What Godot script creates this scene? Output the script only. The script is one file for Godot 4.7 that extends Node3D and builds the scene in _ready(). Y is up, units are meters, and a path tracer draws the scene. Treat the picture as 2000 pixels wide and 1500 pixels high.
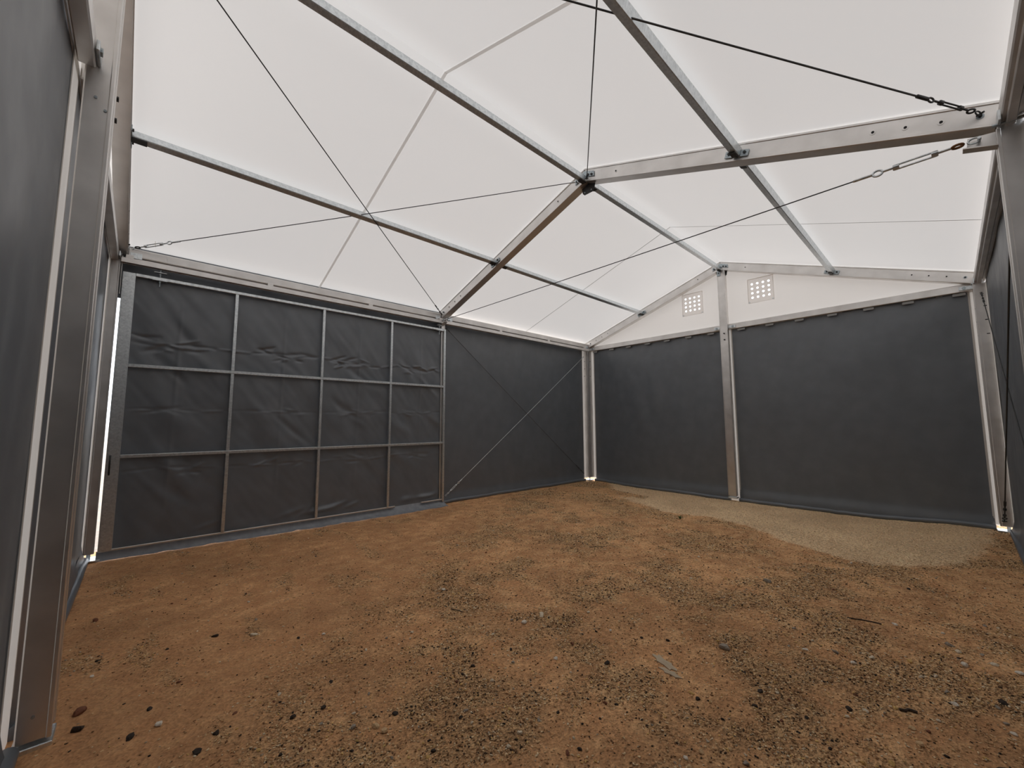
extends Node3D
# A two-bay aluminium storage tent seen from inside: x runs across (door side x = 0, opposite side x = 6.06),
# z runs along it (plain gable z = 0, vented gable z = -7.8), y is up, metres.

const W := 6.06
const MID := 3.03
const EAVE := 3.10
const RIDGE := 4.15
const SLOPE := (RIDGE - EAVE) / MID
const F0 := [-0.045, 0.06]
const F1 := [-3.86, -3.75]
const F2 := [-7.80, -7.69]

var mats := {}
var used := {}
var ground_noise := FastNoiseLite.new()
var lump_noise := FastNoiseLite.new()
var patch_noise := FastNoiseLite.new()
var fold_noise := FastNoiseLite.new()
var fine_noise := FastNoiseLite.new()
var rng := RandomNumberGenerator.new()
var dry_poly := PackedVector2Array([
	Vector2(0.55, -7.75), Vector2(1.01, -7.155), Vector2(1.96, -6.85), Vector2(2.0, -6.62), Vector2(1.55, -6.42), Vector2(2.05, -6.2), Vector2(2.75, -5.9),
	Vector2(3.4, -6.0), Vector2(3.9, -5.78), Vector2(4.36, -5.42), Vector2(4.66, -5.24), Vector2(5.05, -5.17),
	Vector2(5.33, -5.3), Vector2(5.58, -5.75), Vector2(5.8, -6.7), Vector2(5.9, -7.9), Vector2(0.5, -7.9)])


func _ready() -> void:
	rng.seed = 20240611
	camera_and_light()
	setup_noise()
	make_materials()
	build_ground()
	build_ceiling()
	build_walls()
	build_frames()
	build_purlins_and_beams()
	build_door()
	build_cables()
	build_stones()


# ------------------------------------------------------------------ camera, sky, exposure
func camera_and_light() -> void:
	var yaw := 0.8255
	var pitch := 0.0955
	var roll := -0.003
	var fw := Vector3(-sin(yaw) * cos(pitch), sin(pitch), -cos(yaw) * cos(pitch))
	var rt := Vector3(cos(yaw), 0, -sin(yaw))
	var up := rt.cross(fw)
	var rt2 := rt * cos(roll) + up * sin(roll)
	var up2 := up * cos(roll) - rt * sin(roll)
	var cam := Camera3D.new()
	cam.name = "camera"
	cam.fov = rad_to_deg(2.0 * atan(750.0 / 788.9))
	cam.near = 0.03
	cam.far = 200.0
	cam.transform = Transform3D(Basis(rt2, up2, -fw), Vector3(5.637, 1.283, -0.222))
	add_child(cam)
	cam.current = true

	var env := Environment.new()
	env.background_mode = Environment.BG_SKY
	env.tonemap_mode = Environment.TONE_MAPPER_LINEAR
	env.tonemap_exposure = 1.0
	env.sdfgi_enabled = true
	env.ssao_enabled = true
	env.ssil_enabled = true
	var sky_mat := ProceduralSkyMaterial.new()   # an even, overcast sky
	sky_mat.sky_top_color = Color(0.93, 0.95, 0.98)
	sky_mat.sky_horizon_color = Color(0.93, 0.95, 0.98)
	sky_mat.ground_horizon_color = Color(0.80, 0.78, 0.75)
	sky_mat.ground_bottom_color = Color(0.62, 0.58, 0.54)
	sky_mat.energy_multiplier = 3.85
	var sky := Sky.new()
	sky.sky_material = sky_mat
	env.sky = sky
	var we := WorldEnvironment.new()
	we.name = "world_environment"
	we.environment = env
	add_child(we)


func setup_noise() -> void:
	ground_noise.seed = 5
	ground_noise.frequency = 0.9
	ground_noise.fractal_octaves = 4
	lump_noise.seed = 6
	lump_noise.frequency = 7.0
	lump_noise.fractal_octaves = 3
	patch_noise.seed = 11
	patch_noise.frequency = 1.1
	patch_noise.fractal_octaves = 3
	fold_noise.seed = 21
	fold_noise.frequency = 1.0
	fold_noise.fractal_octaves = 2
	fine_noise.seed = 31
	fine_noise.frequency = 9.0
	fine_noise.fractal_octaves = 3


# ------------------------------------------------------------------ materials
func lin(r: float, g: float, b: float) -> Color:
	return Color(r, g, b).linear_to_srgb()


func noise_texture(seed_value: int, freq: float, kind: int, lo: Color, hi: Color, size := 256, octaves := 4, stretch := 1.0) -> ImageTexture:
	var n := FastNoiseLite.new()
	n.seed = seed_value
	n.frequency = freq
	n.noise_type = kind
	n.fractal_octaves = octaves
	if kind == FastNoiseLite.TYPE_CELLULAR:
		n.cellular_return_type = FastNoiseLite.RETURN_CELL_VALUE
		n.fractal_type = FastNoiseLite.FRACTAL_NONE
	var src := n.get_seamless_image(size, int(size * stretch))
	src.resize(size, size)
	src.convert(Image.FORMAT_L8)
	var d := src.get_data()
	var out := PackedByteArray()
	out.resize(size * size * 3)
	for i in size * size:
		var c := lo.lerp(hi, d[i] / 255.0)
		out[i * 3] = c.r8
		out[i * 3 + 1] = c.g8
		out[i * 3 + 2] = c.b8
	return ImageTexture.create_from_image(Image.create_from_data(size, size, false, Image.FORMAT_RGB8, out))


func material(called: String, color: Color, rough: float, metal := 0.0, spec := 0.5) -> StandardMaterial3D:
	var m := StandardMaterial3D.new()
	m.resource_name = called
	m.albedo_color = color
	m.roughness = rough
	m.metallic = metal
	m.metallic_specular = spec
	m.cull_mode = BaseMaterial3D.CULL_DISABLED
	mats[called] = m
	return m


func triplanar(m: StandardMaterial3D, scale: Vector3) -> void:
	m.uv1_triplanar = true
	m.uv1_world_triplanar = true
	m.uv1_scale = scale


func make_materials() -> void:
	var simplex := FastNoiseLite.TYPE_SIMPLEX_SMOOTH
	var cell := FastNoiseLite.TYPE_CELLULAR
	# white translucent roof tarpaulin
	var roof := material("roof_tarpaulin", lin(0.78, 0.76, 0.74), 0.55)
	roof.backlight_enabled = true
	roof.backlight = lin(0.32, 0.300, 0.278)
	var vent := material("vent_patch_tarpaulin", lin(0.70, 0.66, 0.62), 0.6)
	vent.backlight_enabled = true
	vent.backlight = lin(0.275, 0.252, 0.232)
	# dark grey wall tarpaulin
	var tarp := material("dark_tarpaulin", Color.WHITE, 0.5, 0.0, 0.7)
	tarp.albedo_texture = noise_texture(3, 0.02, simplex, lin(0.112, 0.129, 0.150), lin(0.147, 0.165, 0.188), 256, 5)
	tarp.roughness_texture = noise_texture(4, 0.015, simplex, Color(0.72, 0.72, 0.72), Color(1, 1, 1), 256, 5)
	tarp.roughness_texture_channel = BaseMaterial3D.TEXTURE_CHANNEL_RED
	tarp.roughness = 0.50
	triplanar(tarp, Vector3(0.6, 0.6, 0.6))
	var flap := material("grey_flap_tarpaulin", lin(0.34, 0.36, 0.39), 0.5)
	flap.albedo_texture = noise_texture(8, 0.03, simplex, Color(0.8, 0.8, 0.8), Color(1, 1, 1))
	triplanar(flap, Vector3(1.3, 1.3, 1.3))
	# mill-finish aluminium
	var alu := material("mill_aluminium", Color.WHITE, 0.5, 0.92)
	alu.albedo_texture = noise_texture(13, 0.012, simplex, lin(0.66, 0.64, 0.62), lin(0.82, 0.80, 0.78), 256, 5)
	alu.roughness_texture = noise_texture(14, 0.02, simplex, Color(0.7, 0.7, 0.7), Color(1, 1, 1))
	alu.roughness = 0.46
	triplanar(alu, Vector3(1.1, 1.1, 1.1))
	var rail := material("pale_keder_tape", lin(0.66, 0.64, 0.60), 0.6)
	rail.backlight_enabled = true
	rail.backlight = lin(0.22, 0.205, 0.19)
	# galvanised steel with spangle
	var galv := material("galvanised_steel", Color.WHITE, 0.5, 0.92)
	galv.albedo_texture = noise_texture(17, 0.06, cell, lin(0.60, 0.64, 0.66), lin(0.78, 0.82, 0.84))
	galv.roughness_texture = noise_texture(18, 0.03, simplex, Color(0.6, 0.6, 0.6), Color(1, 1, 1))
	galv.roughness = 0.46
	triplanar(galv, Vector3(5.0, 5.0, 5.0))
	var zinc := material("bright_zinc", lin(0.55, 0.60, 0.62), 0.4, 0.7)
	zinc.albedo_texture = noise_texture(19, 0.05, simplex, Color(0.75, 0.78, 0.8), Color(1, 1, 1))
	triplanar(zinc, Vector3(4, 4, 4))
	material("dark_steel", lin(0.055, 0.055, 0.055), 0.5, 0.6)
	material("wire_rope", lin(0.07, 0.07, 0.07), 0.55, 0.5)
	material("rusty_steel", lin(0.24, 0.11, 0.04), 0.75, 0.2)
	material("bolt_hole", lin(0.015, 0.015, 0.015), 0.8)
	var strap := material("webbing_strap", lin(0.62, 0.61, 0.59), 0.8)
	strap.backlight_enabled = true
	strap.backlight = lin(1.0, 0.97, 0.94)
	var cord := material("grey_cord", lin(0.45, 0.44, 0.43), 0.8)
	cord.backlight_enabled = true
	cord.backlight = lin(0.15, 0.146, 0.142)
	material("grey_tab", lin(0.36, 0.36, 0.35), 0.8)
	material("paper_tag", lin(0.45, 0.38, 0.30), 0.8)
	var pebble := material("pebble", Color.WHITE, 0.85, 0.0, 0.35)
	pebble.vertex_color_use_as_albedo = true
	var stone_tones := {"d": [0.060, 0.046, 0.038], "t": [0.80, 0.55, 0.31], "y": [0.85, 0.56, 0.22], "w": [0.97, 0.89, 0.77], "p": [0.90, 0.78, 0.60], "g": [0.42, 0.37, 0.31], "r": [0.26, 0.11, 0.065]}
	for k: String in stone_tones:
		var c: Array = stone_tones[k]
		var sm := material("stone_" + k, lin(c[0], c[1], c[2]), 0.85, 0.0, 0.35)
		sm.albedo_texture = mats["pebble"].get_meta("grain") if mats["pebble"].has_meta("grain") else noise_texture(41, 0.05, simplex, Color(0.82, 0.80, 0.78), Color(1, 1, 1), 128)
		mats["pebble"].set_meta("grain", sm.albedo_texture)
		triplanar(sm, Vector3(18, 18, 18))
	material("mortar", lin(0.56, 0.45, 0.32), 0.9)
	material("weed_leaf", lin(0.05, 0.10, 0.02), 0.7)
	material("twig", lin(0.075, 0.05, 0.034), 0.9)
	var outside := material("outside_gravel", Color.WHITE, 0.95)
	outside.albedo_texture = noise_texture(51, 0.05, simplex, lin(0.26, 0.20, 0.15), lin(0.40, 0.34, 0.28))
	triplanar(outside, Vector3(0.8, 0.8, 0.8))


# ------------------------------------------------------------------ mesh helpers
func st_new() -> SurfaceTool:
	var st := SurfaceTool.new()
	st.begin(Mesh.PRIMITIVE_TRIANGLES)
	st.set_smooth_group(-1)
	return st


func tri(st: SurfaceTool, a: Vector3, b: Vector3, c: Vector3, out: Vector3) -> void:
	if (a - c).cross(a - b).dot(out) < 0.0:
		var t := b
		b = c
		c = t
	st.add_vertex(a)
	st.add_vertex(b)
	st.add_vertex(c)


func quad(st: SurfaceTool, a: Vector3, b: Vector3, c: Vector3, d: Vector3, out: Vector3) -> void:
	tri(st, a, b, c, out)
	tri(st, a, c, d, out)


# box with chamfered edges, axes and centre from xf
func cbox(st: SurfaceTool, xf: Transform3D, size: Vector3, ch := 0.003) -> void:
	var h := size * 0.5
	ch = minf(ch, minf(h.x, minf(h.y, h.z)) * 0.6)
	for ax in 3:
		var b := (ax + 1) % 3
		var c := (ax + 2) % 3
		for s: float in [-1.0, 1.0]:
			var p := []
			for q in [[-1.0, -1.0], [1.0, -1.0], [1.0, 1.0], [-1.0, 1.0]]:
				var v := Vector3.ZERO
				v[ax] = s * h[ax]
				v[b] = q[0] * (h[b] - ch)
				v[c] = q[1] * (h[c] - ch)
				p.append(xf * v)
			var n := Vector3.ZERO
			n[ax] = s
			quad(st, p[0], p[1], p[2], p[3], xf.basis * n)
	if ch <= 0.0:
		return
	for ax in 3:
		var b := (ax + 1) % 3
		var c := (ax + 2) % 3
		for sb: float in [-1.0, 1.0]:
			for sc: float in [-1.0, 1.0]:
				var p := []
				for q in [[-1.0, 0], [1.0, 0], [1.0, 1], [-1.0, 1]]:
					var v := Vector3.ZERO
					v[ax] = q[0] * (h[ax] - ch)
					v[b] = sb * (h[b] - (ch if q[1] == 0 else 0.0))
					v[c] = sc * (h[c] - (0.0 if q[1] == 0 else ch))
					p.append(xf * v)
				var n := Vector3.ZERO
				n[b] = sb
				n[c] = sc
				quad(st, p[0], p[1], p[2], p[3], xf.basis * n)
	for sx: float in [-1.0, 1.0]:
		for sy: float in [-1.0, 1.0]:
			for sz: float in [-1.0, 1.0]:
				var s := Vector3(sx, sy, sz)
				var a := s * Vector3(h.x, h.y - ch, h.z - ch)
				var b2 := s * Vector3(h.x - ch, h.y, h.z - ch)
				var c2 := s * Vector3(h.x - ch, h.y - ch, h.z)
				tri(st, xf * a, xf * b2, xf * c2, xf.basis * s)


func box(st: SurfaceTool, lo: Vector3, hi: Vector3, ch := 0.003) -> void:
	cbox(st, Transform3D(Basis(), (lo + hi) * 0.5), (hi - lo).abs(), ch)


# polygon in the xy plane, extruded from z0 to z1, edges chamfered by ch
func prism(st: SurfaceTool, poly: PackedVector2Array, z0: float, z1: float, ch := 0.004) -> void:
	var inner := poly
	var off := Geometry2D.offset_polygon(poly, -ch, Geometry2D.JOIN_MITER)
	if off.size() == 1 and off[0].size() == poly.size():
		inner = align(off[0], poly)
	var lo := minf(z0, z1)
	var hi := maxf(z0, z1)
	var idx := Geometry2D.triangulate_polygon(inner)
	for k in range(0, idx.size(), 3):
		for f in [[lo, -1.0], [hi, 1.0]]:
			tri(st, v3(inner[idx[k]], f[0]), v3(inner[idx[k + 1]], f[0]), v3(inner[idx[k + 2]], f[0]), Vector3(0, 0, f[1]))
	var mid := Vector2.ZERO
	for p in poly:
		mid += p
	mid /= poly.size()
	var cw := Geometry2D.is_polygon_clockwise(poly)
	for i in poly.size():
		var a := poly[i]
		var b := poly[(i + 1) % poly.size()]
		var e := (b - a).normalized()
		var n2 := Vector2(e.y, -e.x) * (-1.0 if cw else 1.0)
		var n := Vector3(n2.x, n2.y, 0)
		quad(st, v3(a, lo + ch), v3(b, lo + ch), v3(b, hi - ch), v3(a, hi - ch), n)
		var ia := inner[i]
		var ib := inner[(i + 1) % poly.size()]
		quad(st, v3(a, hi - ch), v3(b, hi - ch), v3(ib, hi), v3(ia, hi), n + Vector3(0, 0, 1))
		quad(st, v3(a, lo + ch), v3(b, lo + ch), v3(ib, lo), v3(ia, lo), n + Vector3(0, 0, -1))


func align(off: PackedVector2Array, poly: PackedVector2Array) -> PackedVector2Array:
	var res := PackedVector2Array()
	for p in poly:
		var best := off[0]
		for q in off:
			if q.distance_squared_to(p) < best.distance_squared_to(p):
				best = q
		res.append(best)
	return res


func v3(p: Vector2, z: float) -> Vector3:
	return Vector3(p.x, p.y, z)


func frame_of(dir: Vector3) -> Basis:
	var d := dir.normalized()
	var s := Vector3.UP if absf(d.y) < 0.95 else Vector3.RIGHT
	var x := s.cross(d).normalized()
	return Basis(x, d.cross(x), d)


func tube(st: SurfaceTool, pts: Array, r: float, n := 8, caps := true) -> void:
	st.set_smooth_group(1)
	for i in pts.size() - 1:
		var da: Vector3 = pts[min(i + 1, pts.size() - 1)] - pts[max(i - 1, 0)]
		var db: Vector3 = pts[min(i + 2, pts.size() - 1)] - pts[i]
		var fa := frame_of(da)
		var fb := frame_of(db)
		for k in n:
			var t0 := TAU * k / n
			var t1 := TAU * (k + 1) / n
			var c0 := fa.x * cos(t0) + fa.y * sin(t0)
			var c1 := fa.x * cos(t1) + fa.y * sin(t1)
			var e0 := fb.x * cos(t0) + fb.y * sin(t0)
			var e1 := fb.x * cos(t1) + fb.y * sin(t1)
			quad(st, pts[i] + c0 * r, pts[i] + c1 * r, pts[i + 1] + e1 * r, pts[i + 1] + e0 * r, c0 + c1)
	st.set_smooth_group(-1)
	if caps:
		for e in [[0, 1], [pts.size() - 1, pts.size() - 2]]:
			var d: Vector3 = pts[e[0]] - pts[e[1]]
			var fr := frame_of(pts[max(e[0], e[1])] - pts[min(e[0], e[1])])
			for k in n:
				var t0 := TAU * k / n
				var t1 := TAU * (k + 1) / n
				tri(st, pts[e[0]], pts[e[0]] + (fr.x * cos(t0) + fr.y * sin(t0)) * r, pts[e[0]] + (fr.x * cos(t1) + fr.y * sin(t1)) * r, d)


# ring with a round section; axis is the ring's normal, along stretches it into an oval
func ring(st: SurfaceTool, c: Vector3, axis: Vector3, along: Vector3, big: float, small: float, stretch := 1.0, n := 14, m := 7) -> void:
	st.set_smooth_group(1)
	var a := along.normalized()
	var b := axis.cross(a).normalized()
	var ax := axis.normalized()
	for i in n:
		for j in m:
			var p := []
			var o := Vector3.ZERO
			for q in [[i, j], [i + 1, j], [i + 1, j + 1], [i, j + 1]]:
				var t: float = TAU * q[0] / n
				var u: float = TAU * q[1] / m
				var rad := a * cos(t) * stretch + b * sin(t)
				var unit := (a * cos(t) + b * sin(t))
				var off := (unit * cos(u) + ax * sin(u)) * small
				o += off
				p.append(c + rad * big + off)
			quad(st, p[0], p[1], p[2], p[3], o)
	st.set_smooth_group(-1)


func disc_bolt(st: SurfaceTool, c: Vector3, n: Vector3, r: float, h: float, sides := 6) -> void:
	var f := frame_of(n)
	var top := c + n.normalized() * h
	for k in sides:
		var t0 := TAU * k / sides
		var t1 := TAU * (k + 1) / sides
		var a := (f.x * cos(t0) + f.y * sin(t0)) * r
		var b := (f.x * cos(t1) + f.y * sin(t1)) * r
		quad(st, c + a, c + b, top + b, top + a, a + b)
		tri(st, top, top + a, top + b, n)


func numbered(called: String) -> String:
	if not used.has(called):
		used[called] = 0
		return called
	used[called] += 1
	return "%s_%03d" % [called, used[called]]


func commit(st: SurfaceTool, called: String, m: String, parent: Node3D) -> MeshInstance3D:
	st.generate_normals()
	return put(st.commit(), called, m, parent)


func put(mesh: Mesh, called: String, m: String, parent: Node3D) -> MeshInstance3D:
	var o := MeshInstance3D.new()
	o.mesh = mesh
	o.material_override = mats[m]
	o.name = numbered(called) if parent == self else called
	parent.add_child(o, true)
	return o


func thing(called: String, label: String, category: String, group := "", at := Vector3.ZERO) -> Node3D:
	var o := Node3D.new()
	o.name = numbered(called)
	o.position = at
	add_child(o)
	tag(o, label, category, group)
	return o


func tag(o: Node, label: String, category: String, group := "") -> void:
	o.set_meta("label", label)
	o.set_meta("category", category)
	if group:
		o.set_meta("group", group)


func structure(called: String, label: String) -> Node3D:
	var o := Node3D.new()
	o.name = called
	add_child(o)
	o.set_meta("kind", "structure")
	o.set_meta("label", label)
	return o


func roof_y(x: float) -> float:
	return EAVE + SLOPE * minf(x, W - x)


# sheet of cloth: o + u * w * du + v * h * dv, pushed along n by push.call(u metres, v metres)
func sheet(called: String, m: String, parent: Node3D, o: Vector3, du: Vector3, dv: Vector3, n: Vector3, w: float, h: float, nu: int, nv: int, push: Callable) -> MeshInstance3D:
	var vs := PackedVector3Array()
	var uvs := PackedVector2Array()
	var ix := PackedInt32Array()
	for j in nv + 1:
		for i in nu + 1:
			var u := w * i / nu
			var v := h * j / nv
			var p: float = push.call(u, v)
			vs.append(o + du * u + dv * v + n * p)
			uvs.append(Vector2(u, v))
	var flip := du.cross(dv).dot(n) > 0.0
	for j in nv:
		for i in nu:
			var a := j * (nu + 1) + i
			var b := a + 1
			var c := a + nu + 2
			var d := a + nu + 1
			if flip:
				ix.append_array([a, c, b, a, d, c])
			else:
				ix.append_array([a, b, c, a, c, d])
	var ns := PackedVector3Array()
	ns.resize(vs.size())
	for j in nv + 1:
		for i in nu + 1:
			var l := vs[j * (nu + 1) + maxi(i - 1, 0)]
			var r := vs[j * (nu + 1) + mini(i + 1, nu)]
			var b := vs[maxi(j - 1, 0) * (nu + 1) + i]
			var t := vs[mini(j + 1, nv) * (nu + 1) + i]
			var nn := (r - l).cross(t - b).normalized()
			ns[j * (nu + 1) + i] = nn if nn.dot(n) > 0.0 else -nn
	var arr := []
	arr.resize(Mesh.ARRAY_MAX)
	arr[Mesh.ARRAY_VERTEX] = vs
	arr[Mesh.ARRAY_NORMAL] = ns
	arr[Mesh.ARRAY_TEX_UV] = uvs
	arr[Mesh.ARRAY_INDEX] = ix
	var am := ArrayMesh.new()
	am.add_surface_from_arrays(Mesh.PRIMITIVE_TRIANGLES, arr)
	return put(am, called, m, parent)


# ------------------------------------------------------------------ ground
func floor_y(x: float, z: float) -> float:
	var dip := -0.05 * smoothstep(-6.6, -7.6, z) * smoothstep(0.3, 1.5, x) * smoothstep(5.9, 4.6, x)
	return ground_noise.get_noise_2d(x, z) * 0.016 + lump_noise.get_noise_2d(x, z) * 0.006 + dip


func gravel_amount(x: float, z: float) -> float:
	var side := smoothstep(3.5, 4.8, x - 0.78 * z)
	var n := patch_noise.get_noise_2d(x, z) + 0.5 * lump_noise.get_noise_2d(x * 0.6, z * 0.6)
	var loose := smoothstep(-0.25, 0.45, n)
	var trail := smoothstep(0.22, 0.5, patch_noise.get_noise_2d(x * 1.0 + 40.0, z * 3.0)) * 0.5
	return clampf(side * (0.22 + 0.9 * loose) + (1.0 - side) * (0.05 + trail), 0.0, 1.0)


func build_ground() -> void:
	var x0 := -0.3
	var z0 := 0.3
	var sx := 6.7
	var sz := 8.4
	var low := 256
	var dry_img := Image.create(low, low, false, Image.FORMAT_RF)
	var gra_img := Image.create(low, low, false, Image.FORMAT_RF)
	for j in low:
		for i in low:
			var p := Vector2(x0 + sx * (i + 0.5) / low, z0 - sz * (j + 0.5) / low)
			var d := 1e9
			for k in dry_poly.size():
				d = minf(d, p.distance_to(Geometry2D.get_closest_point_to_segment(p, dry_poly[k], dry_poly[(k + 1) % dry_poly.size()])))
			if not Geometry2D.is_point_in_polygon(p, dry_poly):
				d = -d
			d += 0.10 * ground_noise.get_noise_2d(p.x * 2.0, p.y * 2.0)
			dry_img.set_pixel(i, j, Color(clampf(d / 0.5 + 0.5, 0, 1), 0, 0))
			gra_img.set_pixel(i, j, Color(gravel_amount(p.x, p.y), 0, 0))
	var size := 2048
	for im: Image in [dry_img, gra_img]:
		im.resize(size, size, Image.INTERPOLATE_BILINEAR)
		im.convert(Image.FORMAT_L8)
	var layers := []
	for spec in [[1, 0.004, 5], [2, 0.02, 4], [3, 0.11, 3], [4, 0.33, 2]]:
		var n := FastNoiseLite.new()
		n.seed = 100 + spec[0]
		n.frequency = spec[1]
		n.fractal_octaves = spec[2]
		var im := n.get_image(size, size)
		im.convert(Image.FORMAT_L8)
		layers.append(im.get_data())
	var dry: PackedByteArray = dry_img.get_data()
	var gra: PackedByteArray = gra_img.get_data()
	var tone: PackedByteArray = layers[0]
	var blot: PackedByteArray = layers[1]
	var grain: PackedByteArray = layers[2]
	var speck: PackedByteArray = layers[3]
	var gamma := PackedByteArray()
	gamma.resize(1024)
	for i in 1024:
		gamma[i] = int(round(255.0 * pow(i / 1023.0, 1.0 / 2.2)))
	var rgb := PackedByteArray()
	rgb.resize(size * size * 3)
	var bump := PackedByteArray()
	bump.resize(size * size)
	for i in size * size:
		var t := tone[i] * 0.00392157
		var b := blot[i] * 0.00392157
		var g := grain[i] * 0.00392157
		var s := speck[i] * 0.00392157
		var ga := gra[i] * 0.00392157
		var dr := clampf((dry[i] * 0.00392157 - 0.5) * 5.0 + 0.5 + (b - 0.5) * 0.9 + (g - 0.5) * 0.6, 0.0, 1.0)
		var k := 0.68 + 0.36 * t + 0.24 * b + (g - 0.5) * (0.34 + 0.85 * ga) + (s - 0.5) * (0.40 + 0.9 * ga)
		k = maxf(k, 0.12)
		var yel := 0.5 * ga + 0.5 * b
		k *= 1.04 - 0.14 * ga
		# floor colour turns paler and yellower in ragged patches towards the rear
		var pale_amount := clampf((b - 0.5) * 2.2 + (g - 0.5) * 1.4 + (t - 0.5) + (i / (size * size * 0.5) - 0.62) * 1.1, 0.0, 1.0)
		var r := (0.600 + 0.01 * yel) * k * (1.0 + 0.14 * pale_amount)
		var gr := (0.298 + 0.080 * yel) * k * (1.0 + 0.20 * pale_amount)
		var bl := (0.134 + 0.055 * yel) * k * (1.0 + 0.24 * pale_amount)
		if dr > 0.0:
			var kd := 0.75 + 0.25 * t + (g - 0.5) * 0.7 + (s - 0.5) * 0.6
			r = lerpf(r, 1.0 * kd, dr)
			gr = lerpf(gr, 0.72 * kd, dr)
			bl = lerpf(bl, 0.44 * kd, dr)
		rgb[i * 3] = gamma[int(clampf(r, 0.0, 1.0) * 1023.0)]
		rgb[i * 3 + 1] = gamma[int(clampf(gr, 0.0, 1.0) * 1023.0)]
		rgb[i * 3 + 2] = gamma[int(clampf(bl, 0.0, 1.0) * 1023.0)]
		bump[i] = int(clampf(0.5 + (g - 0.5) * (0.35 + 0.6 * ga) + (s - 0.5) * (0.2 + 0.6 * ga) + (b - 0.5) * 0.4, 0.0, 1.0) * 255.0)
	var dirt := material("packed_dirt", Color.WHITE, 0.9, 0.0, 0.35)
	dirt.albedo_texture = ImageTexture.create_from_image(Image.create_from_data(size, size, false, Image.FORMAT_RGB8, rgb))
	dirt.heightmap_enabled = true
	dirt.heightmap_texture = ImageTexture.create_from_image(Image.create_from_data(size, size, false, Image.FORMAT_L8, bump))
	dirt.heightmap_scale = 1.8
	dirt.texture_repeat = false

	var nu := 300
	var nv := 380
	var o := sheet("floor", "packed_dirt", self, Vector3(x0, 0, z0), Vector3.RIGHT, Vector3(0, 0, -1), Vector3.UP, sx, sz, nu, nv,
		func(u: float, v: float) -> float: return floor_y(x0 + u, z0 - v))
	var am: ArrayMesh = o.mesh
	var arr := am.surface_get_arrays(0)
	var uv: PackedVector2Array = arr[Mesh.ARRAY_TEX_UV]
	for i in uv.size():
		uv[i] = Vector2(uv[i].x / sx, uv[i].y / sz)
	arr[Mesh.ARRAY_TEX_UV] = uv
	var am2 := ArrayMesh.new()
	am2.add_surface_from_arrays(Mesh.PRIMITIVE_TRIANGLES, arr)
	o.mesh = am2
	o.set_meta("kind", "structure")
	o.set_meta("label", "brown packed dirt and gravel floor with paler dry patch by vented gable")

	var st := st_new()   # open ground outside, seen only through the gaps under posts and door
	var y := -0.03
	for r in [[-14.0, 20.0, 0.3, 14.0], [-14.0, 20.0, -22.0, -8.1], [-14.0, -0.3, -8.1, 0.3], [6.4, 20.0, -8.1, 0.3]]:
		quad(st, Vector3(r[0], y, r[2]), Vector3(r[1], y, r[2]), Vector3(r[1], y, r[3]), Vector3(r[0], y, r[3]), Vector3.UP)
	var g := commit(st, "ground", "outside_gravel", self)
	g.set_meta("kind", "structure")
	g.set_meta("label", "pale gravel ground outside the tent walls")


# ------------------------------------------------------------------ roof
func build_ceiling() -> void:
	var root := structure("ceiling", "white translucent tarpaulin roof over galvanised purlins")
	var len := sqrt(MID * MID + (RIDGE - EAVE) * (RIDGE - EAVE))
	for side in 2:
		var up := Vector3(MID if side == 0 else -MID, RIDGE - EAVE, 0).normalized()
		var n := Vector3(up.y * (1.0 if side == 0 else -1.0), -absf(up.x), 0)
		var base := Vector3(0.0 if side == 0 else W, EAVE, 0)
		for bay in [[0.1, -3.805], [-3.805, -7.84]]:
			var o: Vector3 = base + Vector3(0, 0, bay[0]) - up * 0.05
			var w: float = bay[0] - bay[1]
			sheet("roof_panel", "roof_tarpaulin", root, o, Vector3(0, 0, -1), up, n, w, len + 0.05, 24, 20,
				func(u: float, v: float) -> float: return 0.006 * sin(PI * u / w) * sin(PI * v / (len + 0.05)))
		# the pale straps sewn across the middle of each bay
		for s in [[-1.9, 0.026], [-5.8, 0.012]]:
			var st := st_new()
			var a: Vector3 = base + Vector3(0, 0, s[0])
			var b: Vector3 = a + up * len
			var mid := (a + b) * 0.5
			var hw: float = s[1] * 0.5
			for e in [[a, mid], [mid, b]]:
				var lift := n * 0.010
				quad(st, e[0] + lift + Vector3(0, 0, hw), e[1] + lift + Vector3(0, 0, hw), e[1] + lift - Vector3(0, 0, hw), e[0] + lift - Vector3(0, 0, hw), n)
			commit(st, "roof_strap", "webbing_strap" if s[0] > -3.0 else "grey_cord", root)


# ------------------------------------------------------------------ walls
func panel_push(seed_value: float, amp: float, w: float, h: float) -> Callable:
	return func(u: float, v: float) -> float:
		var p := amp * fold_noise.get_noise_2d(u * 0.7 + seed_value, v * 0.45)
		p += 0.35 * amp * fold_noise.get_noise_2d(u * 2.6 + seed_value * 2.0 + v * 0.5, v * 0.5)
		p += 0.0026 * fine_noise.get_noise_2d(u * 0.7 + seed_value, v * 0.35) * smoothstep(h * 0.45, h, v)
		p *= smoothstep(0.0, 0.12, u) * smoothstep(w, w - 0.12, u)
		p += 0.030 * smoothstep(0.27, 0.10, v) * smoothstep(0.0, 0.05, u) * smoothstep(w, w - 0.05, u)      # the weighted hem leans inwards
		return p


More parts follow.
